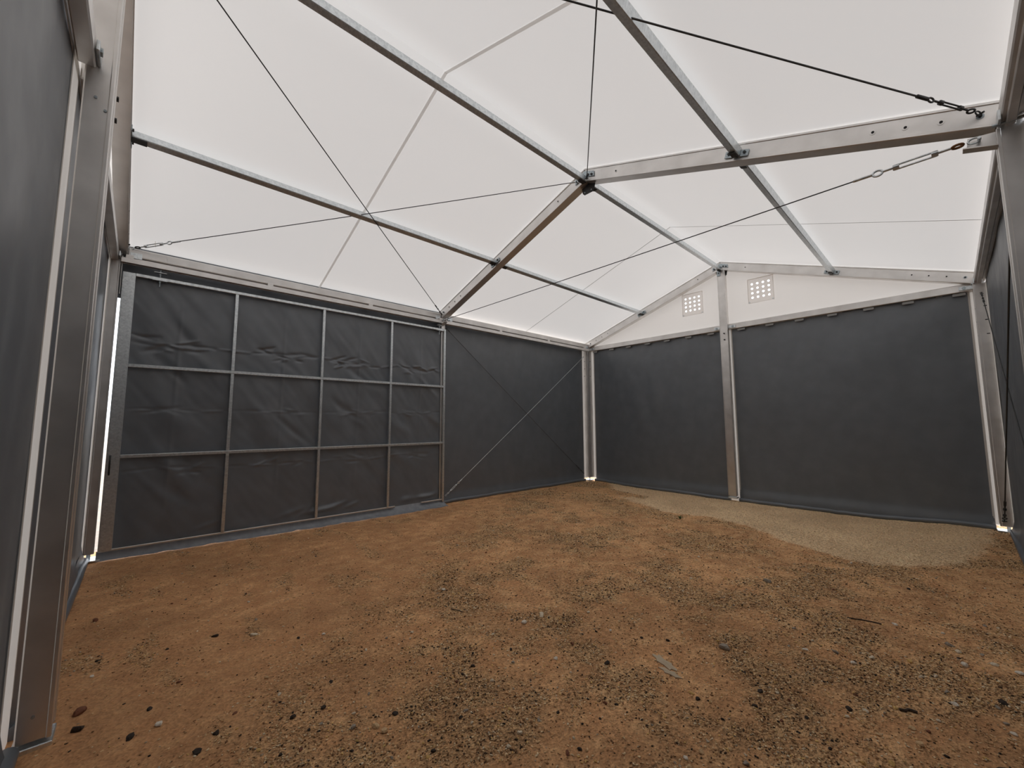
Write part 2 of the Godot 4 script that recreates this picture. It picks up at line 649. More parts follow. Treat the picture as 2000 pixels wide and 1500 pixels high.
func wall_panel(root: Node3D, seed_value: float, o: Vector3, du: Vector3, n: Vector3, w: float, h: float, amp: float, label := "") -> Node3D:
	var nu := int(w / 0.03)
	var p := sheet("panel", "dark_tarpaulin", root, o, du, Vector3.UP, n, w, h, nu, int(h / 0.035), panel_push(seed_value, amp, w, h))
	if label:
		p.set_meta("label", label)
	# pipe rolled into the lower hem
	var pts := []
	for i in 31:
		var u := w * i / 30.0
		var q := o + du * u + n * (0.022 + 0.006 * sin(u * 2.1 + seed_value))
		q.y = floor_y(q.x, q.z) + 0.026
		pts.append(q)
	var st := st_new()
	tube(st, pts, 0.032, 12)
	commit(st, "bottom_hem", "dark_tarpaulin", p)
	return p


# pale tape along a panel's edge, reaching behind the post; daylight glows through it
func strip(root: Node3D, lo: Vector3, hi: Vector3, n: Vector3) -> void:
	var st := st_new()
	if absf(n.z) > 0.5:
		quad(st, lo, Vector3(hi.x, lo.y, lo.z), hi, Vector3(lo.x, hi.y, lo.z), n)
	else:
		quad(st, lo, Vector3(lo.x, lo.y, hi.z), hi, Vector3(lo.x, hi.y, lo.z), n)
	commit(st, "keder_tape", "pale_keder_tape", root)


func flap_strip(called: String, parent: Node3D, a: Vector3, b: Vector3, inward: Vector3, wa: float, wb: float, top: float, m := "grey_flap_tarpaulin") -> void:
	var w := a.distance_to(b)
	var du := (b - a).normalized()
	var vs := SurfaceTool.new()
	vs.begin(Mesh.PRIMITIVE_TRIANGLES)
	vs.set_smooth_group(1)
	var nu := int(w / 0.03)
	var rows := 6
	var pts := []
	for i in nu + 1:
		var u := w * i / nu
		var reach := lerpf(wa, wb, float(i) / nu)
		var row := []
		for j in rows + 1:
			var t := float(j) / rows
			var q := a + du * u + inward * reach * (t * t * 0.4 + t * 0.6)
			var fl := floor_y(q.x, q.z) + 0.004
			var lift := 0.010 * maxf(0.0, fine_noise.get_noise_2d(u * 0.45, 3.0)) * t
			var wave := 0.010 * fine_noise.get_noise_2d(u * 0.35, t * 0.3 + 9.0) * sin(PI * t)
			q.y = lerpf(top, fl + lift, 1.0 - pow(1.0 - t, 1.7)) + wave
			row.append(q)
		pts.append(row)
	for i in nu:
		for j in rows:
			quad(vs, pts[i][j], pts[i + 1][j], pts[i + 1][j + 1], pts[i][j + 1], Vector3.UP + inward)
	commit(vs, called, m, parent)


func gable_half(root: Node3D, left: bool, z: float, n: Vector3, vent: bool) -> void:
	var x0 := 0.02 if left else MID
	var x1 := MID if left else W - 0.02
	var y0 := 2.90
	var st := st_new()
	var cols := [[x0, x1, []]]
	var c := Vector2(2.46, 3.515) if left else Vector2(3.605, 3.515)
	var cw := 0.0835
	var chh := 0.0785
	if vent:
		cols = [[x0, c.x - 2 * cw - 0.020, []], [c.x - 2 * cw - 0.020, c.x + 2 * cw + 0.020, [c.y - 2 * chh - 0.048, c.y + 2 * chh + 0.048]], [c.x + 2 * cw + 0.020, x1, []]]
	for q in cols:
		var steps := 12
		for i in steps:
			var a: float = lerpf(q[0], q[1], float(i) / steps)
			var b: float = lerpf(q[0], q[1], float(i + 1) / steps)
			if q[2].is_empty():
				quad(st, Vector3(a, y0, z), Vector3(b, y0, z), Vector3(b, roof_y(b) - 0.01, z), Vector3(a, roof_y(a) - 0.01, z), n)
			else:
				quad(st, Vector3(a, y0, z), Vector3(b, y0, z), Vector3(b, q[2][0], z), Vector3(a, q[2][0], z), n)
				quad(st, Vector3(a, q[2][1], z), Vector3(b, q[2][1], z), Vector3(b, roof_y(b) - 0.01, z), Vector3(a, roof_y(a) - 0.01, z), n)
	var g := commit(st, "gable_panel", "roof_tarpaulin", root)
	g.set_meta("label", "white triangular gable tarpaulin above the dark panels")
	if not vent:
		return
	st = st_new()
	var zp := z + n.z * 0.004
	var hr := 0.0168
	for j in 4:
		for i in 4:
			var m := Vector2(c.x + (i - 1.5) * cw, c.y + (j - 1.5) * chh)
			var edge := []
			for side in 4:
				for e in 8:
					var f := e / 4.0 - 1.0
					var q: Vector2 = [Vector2(f, -1), Vector2(1, f), Vector2(-f, 1), Vector2(-1, -f)][side]
					edge.append(q * Vector2(cw, chh) * 0.5)
			for k in 32:
				var a: Vector2 = edge[k]
				var b: Vector2 = edge[(k + 1) % 32]
				quad(st, v3(m + a.normalized() * hr, zp), v3(m + a, zp), v3(m + b, zp), v3(m + b.normalized() * hr, zp), n)
	var ex := c.x - 2 * cw
	var fx := c.x + 2 * cw
	var ey := c.y - 2 * chh
	var fy := c.y + 2 * chh
	var bx := 0.028
	var by := 0.056
	for r in [[ex - bx, ey - by, fx + bx, ey], [ex - bx, fy, fx + bx, fy + by], [ex - bx, ey, ex, fy], [fx, ey, fx + bx, fy]]:
		quad(st, Vector3(r[0], r[1], zp), Vector3(r[2], r[1], zp), Vector3(r[2], r[3], zp), Vector3(r[0], r[3], zp), n)
	var vp := commit(st, "vent_patch", "vent_patch_tarpaulin", g)
	vp.set_meta("label", "square vent patch with sixteen round holes")
	st = st_new()
	for q in [Vector2(ex - bx + 0.02, ey - by + 0.02), Vector2(fx + bx - 0.02, ey - by + 0.02)]:
		disc_bolt(st, v3(q, zp), n, 0.012, 0.006, 12)
	commit(st, "grommet", "galvanised_steel", vp)


func build_walls() -> void:
	# vented gable end
	var far := structure("wall_far", "gable end wall of two dark panels under white vented gable")
	var zf := -7.822
	wall_panel(far, 1.0, Vector3(0.165, -0.08, zf), Vector3.RIGHT, Vector3.BACK, 2.80, 3.04, 0.016, "narrower looking dark grey panel beside the door-side corner")
	wall_panel(far, 7.0, Vector3(3.106, -0.08, zf), Vector3.RIGHT, Vector3.BACK, 2.80, 3.04, 0.016, "dark grey panel on the side away from the door")
	for x in [0.253, 0.687, 1.104, 1.538, 1.952, 2.375, 2.78, 3.285, 3.709, 4.117, 4.526, 4.937, 5.339, 5.80]:
		var st := st_new()
		cbox(st, Transform3D(Basis(Vector3.RIGHT, -0.12), Vector3(MID + (x - MID) * 1.005, 2.882, zf + 0.045)), Vector3(0.115, 0.036, 0.004), 0.001)
		commit(st, "tab", "grey_tab", far)
	gable_half(far, true, zf, Vector3.BACK, true)
	gable_half(far, false, zf, Vector3.BACK, true)
	for q in [[0.0, 0.185], [2.945, 3.126], [5.886, W]]:
		strip(far, Vector3(q[0], 0.06 if q[0] != 2.945 else -0.06, zf + 0.002), Vector3(q[1], 2.96, zf + 0.002), Vector3.BACK)

	# plain gable end, close beside the camera
	var near := structure("wall_near", "glossy dark gable end wall beside the sliding door")
	var zn := 0.088
	wall_panel(near, 13.0, Vector3(0.13, -0.08, zn), Vector3.RIGHT, Vector3.FORWARD, 2.82, 3.04, 0.010, "dark panel between the corner and the middle gable post")
	wall_panel(near, 19.0, Vector3(3.115, -0.08, zn), Vector3.RIGHT, Vector3.FORWARD, 2.81, 3.04, 0.014, "glossy dark panel on the side away from the door")
	gable_half(near, true, zn, Vector3.FORWARD, false)
	gable_half(near, false, zn, Vector3.FORWARD, false)
	for q in [[0.0, 0.15], [2.93, 3.145], [5.9, W]]:
		strip(near, Vector3(q[0], 0.03 if q[0] != 2.93 else -0.06, zn - 0.002), Vector3(q[1], 2.96, zn - 0.002), Vector3.FORWARD)
	strip(near, Vector3(0.02, 0.03, 0.07), Vector3(0.02, 2.96, 0.10), Vector3.RIGHT)
	flap_strip("ground_flap", near, Vector3(0.16, 0, zn - 0.01), Vector3(2.9, 0, zn - 0.01), Vector3.FORWARD, 0.035, 0.03, 0.13)

	# door side: the bay without the door
	var left := structure("wall_left", "dark tarpaulin side wall beyond the sliding door")
	wall_panel(left, 27.0, Vector3(0.03, -0.08, -3.80), Vector3(0, 0, -1), Vector3.RIGHT, 3.77, 3.12, 0.016, "dark grey side panel crossed by two wire cables")
	sheet("door_head_panel", "dark_tarpaulin", left, Vector3(0.015, 2.55, 0.06), Vector3(0, 0, -1), Vector3.UP, Vector3.RIGHT, 3.9, 0.56, 40, 6, func(_u: float, _v: float) -> float: return 0.0)
	strip(left, Vector3(0.032, 0.06, -7.83), Vector3(0.032, 2.96, -7.555), Vector3.RIGHT)

	# side opposite the door
	var right := structure("wall_right", "dark tarpaulin side wall opposite the sliding door")
	wall_panel(right, 33.0, Vector3(W - 0.025, -0.08, 0.1), Vector3(0, 0, -1), Vector3.LEFT, 3.82, 3.12, 0.012, "dark side panel of the bay opposite the door")
	wall_panel(right, 41.0, Vector3(W - 0.025, -0.08, -3.90), Vector3(0, 0, -1), Vector3.LEFT, 3.68, 3.12, 0.010, "dark side panel next to the vented gable")
	strip(right, Vector3(W - 0.027, 0.06, -7.83), Vector3(W - 0.027, 2.96, -7.50), Vector3.LEFT)
	strip(right, Vector3(W - 0.027, 0.05, -3.93), Vector3(W - 0.027, 2.96, -3.70), Vector3.LEFT)


# ------------------------------------------------------------------ frames
func build_frames() -> void:
	var frames := [[F0, "plain gable"], [F1, "middle frame"], [F2, "vented gable"]]
	for fi in 3:
		var z0: float = frames[fi][0][0]
		var z1: float = frames[fi][0][1]
		var zin := z0 if fi == 0 else z1       # face turned to the middle of the tent or the camera
		var nin := Vector3(0, 0, -1 if fi == 0 else 1)
		for side in 2:
			var mx := func(x: float) -> float: return x if side == 0 else W - x
			var where: String = ["the sliding door side", "the side opposite the sliding door"][side]
			# rafter
			var t := thing("rafter", "aluminium rafter of the %s sloping down to %s" % [frames[fi][1], where], "rafter", "", Vector3(mx.call(0.0), 2.97, (z0 + z1) / 2))
			var o := -t.position
			var poly := PackedVector2Array([Vector2(mx.call(0.004), 3.088), Vector2(mx.call(MID - 0.002), roof_y(MID) - 0.016), Vector2(mx.call(MID - 0.002), 3.985), Vector2(mx.call(0.129), 2.977)])
			var st := st_new()
			prism(st, shift(poly, o), z0 + 0.006 + o.z, z1 - 0.006 + o.z)
			commit(st, "beam", "mill_aluminium", t)
			# keder rail along the top edge, and the lower flange
			for r in [[0.012, 0.030, 0.0, "keder_rail", "mill_aluminium"], [0.150, 0.166, 0.0, "flange", "mill_aluminium"]]:
				var xa := 0.02 if r[3] == "keder_rail" else 0.14
				var pl := PackedVector2Array([Vector2(mx.call(xa), roof_y(xa) - r[0]), Vector2(mx.call(MID - 0.002), roof_y(MID) - r[0]), Vector2(mx.call(MID - 0.002), roof_y(MID) - r[1]), Vector2(mx.call(xa), roof_y(xa) - r[1])])
				st = st_new()
				prism(st, shift(pl, o), z0 + o.z, z1 + o.z, 0.002)
				commit(st, r[3], r[4], t)
			for off in [0.18, 0.335, 0.49, 0.645, 2.63]:
				var c := Vector3(mx.call(off), roof_y(off) - 0.093, zin - nin.z * 0.006)
				st = st_new()
				disc_bolt(st, c + o, nin, 0.017, 0.0025, 14)
				var wsh := commit(st, "washer", "mill_aluminium" if off > 0.2 else "bright_zinc", t)
				st = st_new()
				disc_bolt(st, c + o + nin * 0.002, nin, 0.0085, 0.003 if off > 0.2 else 0.014, 8)
				commit(st, "bolt", "bolt_hole", wsh)
			# post
			var pz1: float = z1 + [0.018 if side == 0 else 0.0, 0.0, 0.06][fi]
			var pz0: float = z0
			if side == 0:      # the door closes against these two
				pz0 = [0.002, z0 + 0.04, z0][fi]
			var kind := "frame_post" if fi == 1 else "corner_post"
			var plabel: String
			if fi == 1:
				plabel = "aluminium post under the middle rafters on %s" % where
			else:
				plabel = "aluminium corner post where the %s meets %s" % [frames[fi][1], where]
			var p := thing(kind, plabel, "post", "", Vector3(mx.call(0.06), 0.0, (pz0 + pz1) / 2))
			o = -p.position
			st = st_new()
			poly = PackedVector2Array([Vector2(mx.call(0.0), 0.075), Vector2(mx.call(0.125), 0.075), Vector2(mx.call(0.125), 2.972), Vector2(mx.call(0.0), 3.083)])
			prism(st, shift(poly, o), pz0 + 0.005 + o.z, pz1 - 0.005 + o.z)
			commit(st, "body", "mill_aluminium", p)
			# raised lips at the inner corners of the profile
			for lz: float in [pz0, pz1 - 0.014]:
				st = st_new()
				box(st, Vector3(mx.call(0.112), 0.075, lz) + o, Vector3(mx.call(0.130), 2.96, lz + 0.014) + o, 0.003)
				commit(st, "lip", "mill_aluminium", p)
			st = st_new()
			var foot_n := Vector3(mx.call(0.0625), 0.03, (pz0 + pz1) / 2) + o
			cbox(st, Transform3D(Basis(), foot_n + Vector3(0, -0.015, 0)), Vector3(0.18, 0.012, 0.16), 0.002)
			var base := commit(st, "base_plate", "galvanised_steel", p)
			st = st_new()
			cbox(st, Transform3D(Basis(), foot_n + Vector3(0, 0.02, 0)), Vector3(0.03, 0.06, 0.03), 0.002)
			commit(st, "base_pin", "galvanised_steel", base)
			if fi == 2:
				for y in [2.67, 2.50, 2.33]:
					st = st_new()
					cbox(st, Transform3D(Basis(), Vector3(mx.call(0.05), y, pz1 - 0.004) + o), Vector3(0.026, 0.010, 0.006), 0.001)
					commit(st, "slot", "bolt_hole", p)
					st = st_new()
					cbox(st, Transform3D(Basis(), Vector3(mx.call(0.1255), y, z0 + 0.06) + o), Vector3(0.004, 0.010, 0.03), 0.001)
					commit(st, "slot", "bolt_hole", p)
			# knee bracket under the rafter end
			if fi == 1:
				st = st_new()
				cbox(st, Transform3D(Basis(Vector3.BACK, 0.12 * (1 if side == 0 else -1)), Vector3(mx.call(0.185), 2.925, z1 - 0.03) + o), Vector3(0.115, 0.075, 0.008), 0.001)
				cbox(st, Transform3D(Basis(Vector3.BACK, 0.30 * (1 if side == 0 else -1)), Vector3(mx.call(0.195), 2.872, z1 + 0.0) + o), Vector3(0.14, 0.008, 0.06), 0.001)
				commit(st, "knee_bracket", "mill_aluminium", p)
		# ridge plate joining the two rafters
		var rlabel: String = "folded steel ridge bracket where the %s rafters meet" % frames[fi][1]
		var rp := thing("ridge_bracket", rlabel, "bracket", "", Vector3(MID, 3.9, zin))
		var st2 := st_new()
		var hexa := PackedVector2Array([Vector2(-0.09, 0.055), Vector2(0.0, 0.088), Vector2(0.09, 0.055), Vector2(0.08, -0.005), Vector2(0.055, -0.03), Vector2(-0.055, -0.03), Vector2(-0.08, -0.005)])
		prism(st2, hexa, -0.07 * nin.z - 0.003, -0.07 * nin.z + 0.003, 0.001)
		commit(st2, "gusset", "dark_steel", rp)
		st2 = st_new()
		var plate := PackedVector2Array([Vector2(-0.13, 0.09), Vector2(0.0, 0.135), Vector2(0.13, 0.09), Vector2(0.13, 0.15), Vector2(0.0, 0.20), Vector2(-0.13, 0.15)])
		prism(st2, plate, 0.001 * nin.z, 0.006 * nin.z, 0.001)
		commit(st2, "face_plate", "bright_zinc", rp)
		for sx: float in [-0.1, -0.055, 0.055, 0.1]:
			st2 = st_new()
			disc_bolt(st2, Vector3(sx, 0.155 - absf(sx) * SLOPE, 0.006 * nin.z), nin, 0.013, 0.010)
			commit(st2, "bolt", "dark_steel", rp)
		for sx: float in [-0.05, 0.04]:
			st2 = st_new()
			disc_bolt(st2, Vector3(sx, 0.0, -0.07 * nin.z + 0.003 * nin.z), nin, 0.008, 0.002, 10)
			commit(st2, "hole_rim", "bright_zinc", rp)

	# gable posts
	for g in [[F2, "vented gable", "with its foot on the dry gravel"], [F0, "plain gable", "between two glossy dark panels"]]:
		var z0: float = g[0][0]
		var z1: float = g[0][1]
		var nz := 1.0 if z0 < -1.0 else -1.0
		var zi: float = z1 if z0 < -1.0 else z0
		var t := thing("gable_post", "aluminium middle post of the %s %s" % [g[1], g[2]], "post", "", Vector3(MID, 0, (z0 + z1) / 2))
		var o := -t.position
		var st := st_new()
		box(st, Vector3(2.975, 0.035, z0 + 0.005) + o, Vector3(3.09, 3.99, z1 - 0.005) + o, 0.005)
		commit(st, "body", "mill_aluminium", t)
		for lx: float in [2.968, 3.083]:
			st = st_new()
			box(st, Vector3(lx, 0.035, zi - nz * 0.016) + o, Vector3(lx + 0.014, 3.97, zi) + o, 0.003)
			commit(st, "lip", "mill_aluminium", t)
		st = st_new()
		box(st, Vector3(2.965, 0.0, z0 - 0.004) + o, Vector3(3.10, 0.022, z1 + 0.004) + o, 0.003)
		commit(st, "base_plate", "galvanised_steel", t)
		st = st_new()
		cbox(st, Transform3D(Basis(), Vector3(3.0, 3.93, zi + nz * 0.004) + o), Vector3(0.055, 0.11, 0.006), 0.002)
		commit(st, "top_plate", "bright_zinc", t)
		for y in [3.93, 2.83, 2.72]:
			st = st_new()
			disc_bolt(st, Vector3(3.0 if y > 3 else 3.04, y, zi + nz * 0.006) + o, Vector3(0, 0, nz), 0.012, 0.008)
			commit(st, "bolt", "dark_steel", t)
		if nz < 0:
			for q in [Vector2(2.77, 0.012), Vector2(2.72, -0.022), Vector2(0.13, 0.01)]:
				st = st_new()
				disc_bolt(st, Vector3(3.0895, q.x, q.y) + o, Vector3.RIGHT, 0.006, 0.005, 10)
				commit(st, "bolt", "bright_zinc", t)


func shift(poly: PackedVector2Array, o: Vector3) -> PackedVector2Array:
	var r := PackedVector2Array()
	for p in poly:
		r.append(p + Vector2(o.x, o.y))
	return r


# ------------------------------------------------------------------ purlins, eaves and gable beams
func build_purlins_and_beams() -> void:
	var bays := [[F0[0], F1[1], "bay with the sliding door"], [F1[0], F2[1], "bay next to the vented gable"]]
	for b in bays:
		for line in [[1.473, "door-side slope"], [MID, "ridge"], [W - 1.473, "slope opposite the door"]]:
			var x: float = line[0]
			var tilt := 0.0 if x == MID else (atan(SLOPE) if x < MID else -atan(SLOPE))
			var y := 4.0 if x == MID else roof_y(x) - 0.095
			var za: float = b[0]
			var zb: float = b[1]
			var t := thing("purlin", "galvanised purlin along the %s in the %s" % [line[1], b[2]], "purlin", "", Vector3(x, y, (za + zb) / 2))
			var bas := Basis(Vector3.BACK, tilt)
			var st := st_new()
			cbox(st, Transform3D(bas, Vector3.ZERO), Vector3(0.06, 0.068, za - zb), 0.005)
			commit(st, "tube", "galvanised_steel", t)
			for e in [[za, -1.0], [zb, 1.0]]:
				var zz: float = e[0] - t.position.z
				for s: float in [-1.0, 1.0]:
					if x == MID:
						continue
					st = st_new()
					cbox(st, Transform3D(bas, bas * Vector3(s * 0.062, -0.012, 0) + Vector3(0, 0, zz + e[1] * 0.004)), Vector3(0.062, 0.055, 0.006), 0.002)
					var pl := commit(st, "end_plate", "bright_zinc", t)
					st = st_new()
					disc_bolt(st, bas * Vector3(s * 0.062, -0.008, 0) + Vector3(0, 0, zz + e[1] * 0.007), Vector3(0, 0, e[1]), 0.012, 0.010)
					commit(st, "bolt", "dark_steel", pl)
				st = st_new()
				cbox(st, Transform3D(bas, bas * Vector3(0, -0.041, 0) + Vector3(0, 0, zz + e[1] * 0.05)), Vector3(0.05, 0.008, 0.09), 0.002)
				commit(st, "seat_plate", "dark_steel", t)
		# eaves beams
		for side in 2:
			var label: String = "aluminium eaves beam above %s in the %s" % [["the sliding door side", "the wall opposite the door"][side], b[2]]
			var xa := 0.02 if side == 0 else W - 0.115
			var t := thing("eaves_beam", label, "beam", "", Vector3(xa + 0.0475, 3.0, (b[0] + b[1]) / 2))
			var o := -t.position
			var st := st_new()
			box(st, Vector3(xa, 2.976, b[1]) + o, Vector3(xa + 0.095, 3.062, b[0]) + o, 0.006)
			commit(st, "tube", "mill_aluminium", t)
			st = st_new()
			box(st, Vector3(xa + 0.02, 2.955, b[1]) + o, Vector3(xa + 0.06, 2.976, b[0]) + o, 0.004)
			commit(st, "lower_groove", "mill_aluminium", t)
			for e in [[b[0], -1.0], [b[1], 1.0]]:
				st = st_new()
				cbox(st, Transform3D(Basis(), Vector3(xa + (0.100 if side == 0 else -0.005), 2.985, e[0] + e[1] * 0.06) + o), Vector3(0.012, 0.06, 0.09), 0.002)
				var pl := commit(st, "end_plate", "galvanised_steel", t)
				st = st_new()
				tube(st, [Vector3(xa - 0.03, 2.962, e[0] + e[1] * 0.035) + o, Vector3(xa + 0.13, 2.962, e[0] + e[1] * 0.035) + o], 0.009, 8)
				commit(st, "bolt", "bright_zinc", pl)
	# rail that the sliding door hangs from
	var tr := thing("door_track", "aluminium sliding-door rail running under the eaves beams", "rail", "", Vector3(0.15, 2.91, -3.8))
	var ot := -tr.position
	var sr := st_new()
	box(sr, Vector3(0.118, 2.926, -7.62) + ot, Vector3(0.182, 2.934, -0.0) + ot, 0.002)
	box(sr, Vector3(0.176, 2.888, -7.62) + ot, Vector3(0.184, 2.932, -0.0) + ot, 0.002)
	box(sr, Vector3(0.118, 2.888, -7.62) + ot, Vector3(0.126, 2.932, -0.0) + ot, 0.002)
	box(sr, Vector3(0.163, 2.884, -7.62) + ot, Vector3(0.184, 2.892, -0.0) + ot, 0.002)
	box(sr, Vector3(0.118, 2.884, -7.62) + ot, Vector3(0.139, 2.892, -0.0) + ot, 0.002)
	commit(sr, "rail", "mill_aluminium", tr)
	for z: float in [-0.06, -1.3, -2.55, -3.72, -5.0, -6.3, -7.5]:
		sr = st_new()
		box(sr, Vector3(0.10, 2.934, z - 0.03) + ot, Vector3(0.17, 2.972, z + 0.03) + ot, 0.003)
		commit(sr, "rail_clamp", "mill_aluminium", tr)
	sr = st_new()
	box(sr, Vector3(0.135, 2.955, -0.012) + ot, Vector3(0.15, 2.57, -0.006) + ot, 0.001)
	commit(sr, "end_stop", "mill_aluminium", tr)
	# gable beams at eaves height
	for g in [[-7.815, -7.755, "vented gable", 1.0], [0.02, 0.08, "plain gable", -1.0]]:
		for side in 2:
			var xa := 0.125 if side == 0 else 3.09
			var xb := 2.975 if side == 0 else W - 0.125
			var t := thing("gable_beam", "aluminium cross beam of the %s on %s" % [g[2], ["the sliding door side", "the side opposite the door"][side]], "beam", "", Vector3((xa + xb) / 2, 2.95, (g[0] + g[1]) / 2))
			var o := -t.position
			var st := st_new()
			box(st, Vector3(xa, 2.905, g[0]) + o, Vector3(xb, 3.0, g[1]) + o, 0.006)
			commit(st, "tube", "mill_aluminium", t)
			var zi: float = g[1] if g[3] > 0 else g[0]
			for e in [[xa, 1.0], [xb, -1.0]]:
				st = st_new()
				cbox(st, Transform3D(Basis(), Vector3(e[0] + e[1] * 0.06, 2.945, zi + g[3] * 0.01) + o), Vector3(0.12, 0.05, 0.012), 0.003)
				var pl := commit(st, "end_plate", "galvanised_steel", t)
				st = st_new()
				disc_bolt(st, Vector3(e[0] + e[1] * 0.075, 2.945, zi + g[3] * 0.016) + o, Vector3(0, 0, g[3]), 0.018, 0.008, 12)
				commit(st, "bolt", "bright_zinc", pl)


# ------------------------------------------------------------------ sliding door
func ridge_line(u: float, v: float, a: Vector2, b: Vector2, width: float, amp: float) -> float:
	var p := Vector2(u, v)
	var q := Geometry2D.get_closest_point_to_segment(p, a, b)
	var d := p.distance_to(q)
	if d > width * 3.0:
		return 0.0
	var t := a.distance_to(q) / maxf(a.distance_to(b), 1e-5)
	return amp * exp(-d * d / (width * width)) * (0.25 + 0.75 * sin(PI * clampf(t, 0.0, 1.0)))


func build_door() -> void:
	var d := thing("sliding_door", "galvanised framed sliding door covered in dark creased tarpaulin", "door", "", Vector3(0.15, 0, -1.9))
	var o := -d.position
	var xf := 0.165       # front of the frame
	var xb := 0.135
	var zl := -0.020
	var zr := -3.815
	var st: SurfaceTool
	var bar := func(called: String, lo: Vector3, hi: Vector3, m := "galvanised_steel") -> MeshInstance3D:
		var s := st_new()
		box(s, lo + o, hi + o, 0.003)
		return commit(s, called, m, d)
	var stile: MeshInstance3D = bar.call("leading_stile", Vector3(xb, 0.09, zl - 0.096), Vector3(xf, 2.795, zl))
	stile.set_meta("label", "wide galvanised leading edge plate")
	bar.call("trailing_stile", Vector3(xb, 0.06, zr), Vector3(xf, 2.795, zr + 0.032))
	bar.call("rail", Vector3(xb, 2.765, zr + 0.032), Vector3(xf, 2.797, zl - 0.096))
	for y: float in [1.860, 0.968]:
		bar.call("rail", Vector3(xb, y - 0.016, zr + 0.032), Vector3(xf, y + 0.016, zl - 0.096))
	var bot: MeshInstance3D = bar.call("rail", Vector3(xb, 0.086, -3.0), Vector3(xf - 0.006, 0.104, zl - 0.01), "mill_aluminium")
	bot.set_meta("label", "flat bottom bar")
	bar.call("rail", Vector3(xb, 0.086, zr + 0.03), Vector3(xf - 0.006, 0.104, -3.42), "mill_aluminium")
	for z: float in [-0.975, -1.935, -2.885]:
		for seg in [[0.104, 0.952], [0.984, 1.844], [1.876, 2.765]]:
			bar.call("mullion", Vector3(xb, seg[0], z - 0.016), Vector3(xf, seg[1], z + 0.016))
	# creased cover behind the frame
	var w := zl - zr - 0.02
	var h := 2.72
	var creases := []
	var r := RandomNumberGenerator.new()
	r.seed = 77
	# fold lines left from packing: a strong one high up, fainter ones below
	for row in [[2.05, 1.0, 0.07, 44], [1.37, 0.45, 0.04, 16], [0.75, 0.6, 0.05, 16]]:
		var u := 0.08
		var v: float = row[0]
		while u < w - 0.1:
			var u2 := u + r.randf_range(0.14, 0.34)
			var v2: float = row[0] + r.randf_range(-1, 1) * row[2] * 0.6
			creases.append([Vector2(u, v), Vector2(u2, v2), r.randf_range(0.008, 0.014), r.randf_range(0.006, 0.012) * row[1] * (1 if r.randf() < 0.5 else -1)])
			u = u2
			v = v2
		for k in int(row[3]):
			var uc: float = [0.42, 1.45, 2.35, 3.35][k % 4] + r.randf_range(-0.28, 0.3)
			var vc: float = row[0] + r.randf_range(-1, 1) * row[2]
			var ln := r.randf_range(0.08, 0.22)
			var ang := r.randf_range(-0.45, 0.45)
			var dv := Vector2(cos(ang), sin(ang)) * ln * 0.5
			creases.append([Vector2(uc, vc) - dv, Vector2(uc, vc) + dv, r.randf_range(0.010, 0.02), r.randf_range(0.006, 0.014) * row[1] * (1 if r.randf() < 0.5 else -1)])
	for uc: float in [0.46, 1.46, 2.40, 3.36]:
		creases.append([Vector2(uc, 1.3), Vector2(uc + 0.01, 2.5), 0.016, 0.005])
		creases.append([Vector2(uc - 0.02, 0.3), Vector2(uc, 1.3), 0.02, 0.003])
		# soft diagonal sags running up and away from the knots in the folds
		for k in 5:
			var a := Vector2(uc + r.randf_range(-0.1, 0.35), r.randf_range(1.55, 2.0))
			creases.append([a, a + Vector2(-r.randf_range(0.15, 0.45), r.randf_range(0.2, 0.5)), r.randf_range(0.035, 0.07), r.randf_range(-0.012, 0.012)])
		for k in 4:
			var a := Vector2(uc + r.randf_range(-0.1, 0.4), r.randf_range(0.3, 1.4))
			creases.append([a, a + Vector2(-r.randf_range(0.15, 0.5), r.randf_range(0.2, 0.5)), r.randf_range(0.03, 0.08), r.randf_range(-0.013, 0.013)])
	for k in 14:
		var uc := r.randf_range(0.1, w - 0.3)
		creases.append([Vector2(uc, r.randf_range(0.05, 0.12)), Vector2(uc + r.randf_range(0.15, 0.4), r.randf_range(0.10, 0.2)), r.randf_range(0.02, 0.04), r.randf_range(0.006, 0.014)])
	# sort creases into columns so that each point of the grid only looks at those near it
	var buckets := {}
	for c in creases:
		var lo := int(floor((minf(c[0].x, c[1].x) - c[2] * 3.0) / 0.1))
		var hi := int(floor((maxf(c[0].x, c[1].x) + c[2] * 3.0) / 0.1))
		for k in range(lo, hi + 1):
			if not buckets.has(k):
				buckets[k] = []
			buckets[k].append(c)
	var push := func(u: float, v: float) -> float:
		var p := 0.011 * fold_noise.get_noise_2d(u * 1.5 + v * 0.9 + 60.0, v * 0.7 - u * 0.2)
		p += 0.004 * fold_noise.get_noise_2d(u * 4.0 + v * 2.6 + 90.0, v * 1.6)
		for c in buckets.get(int(floor(u / 0.1)), []):
			p += ridge_line(u, v, c[0], c[1], c[2], c[3])
		return clampf(p, -0.03, 0.026)
	sheet("cover", "dark_tarpaulin", d, Vector3(0.105, 0.06, zl - 0.01) + o, Vector3(0, 0, -1), Vector3.UP, Vector3.RIGHT, w, h, 330, 240, push)
	# ground flap along the foot
	var flap_root := Node3D.new()
	flap_root.name = "ground_flap"
	flap_root.position = o
	d.add_child(flap_root)
	flap_strip("flap_sheet", flap_root, Vector3(0.11, 0, -0.01), Vector3(0.11, 0, -3.83), Vector3.RIGHT, 0.05, 0.165, 0.088)
	# pull handle on the leading stile
	st = st_new()
	var hz := zl - 0.03
	tube(st, [Vector3(xf, 0.98, hz) + o, Vector3(xf + 0.028, 0.975, hz) + o, Vector3(xf + 0.03, 0.90, hz) + o, Vector3(xf + 0.028, 0.805, hz) + o, Vector3(xf, 0.80, hz) + o], 0.007, 8)
	commit(st, "handle", "dark_steel", d)
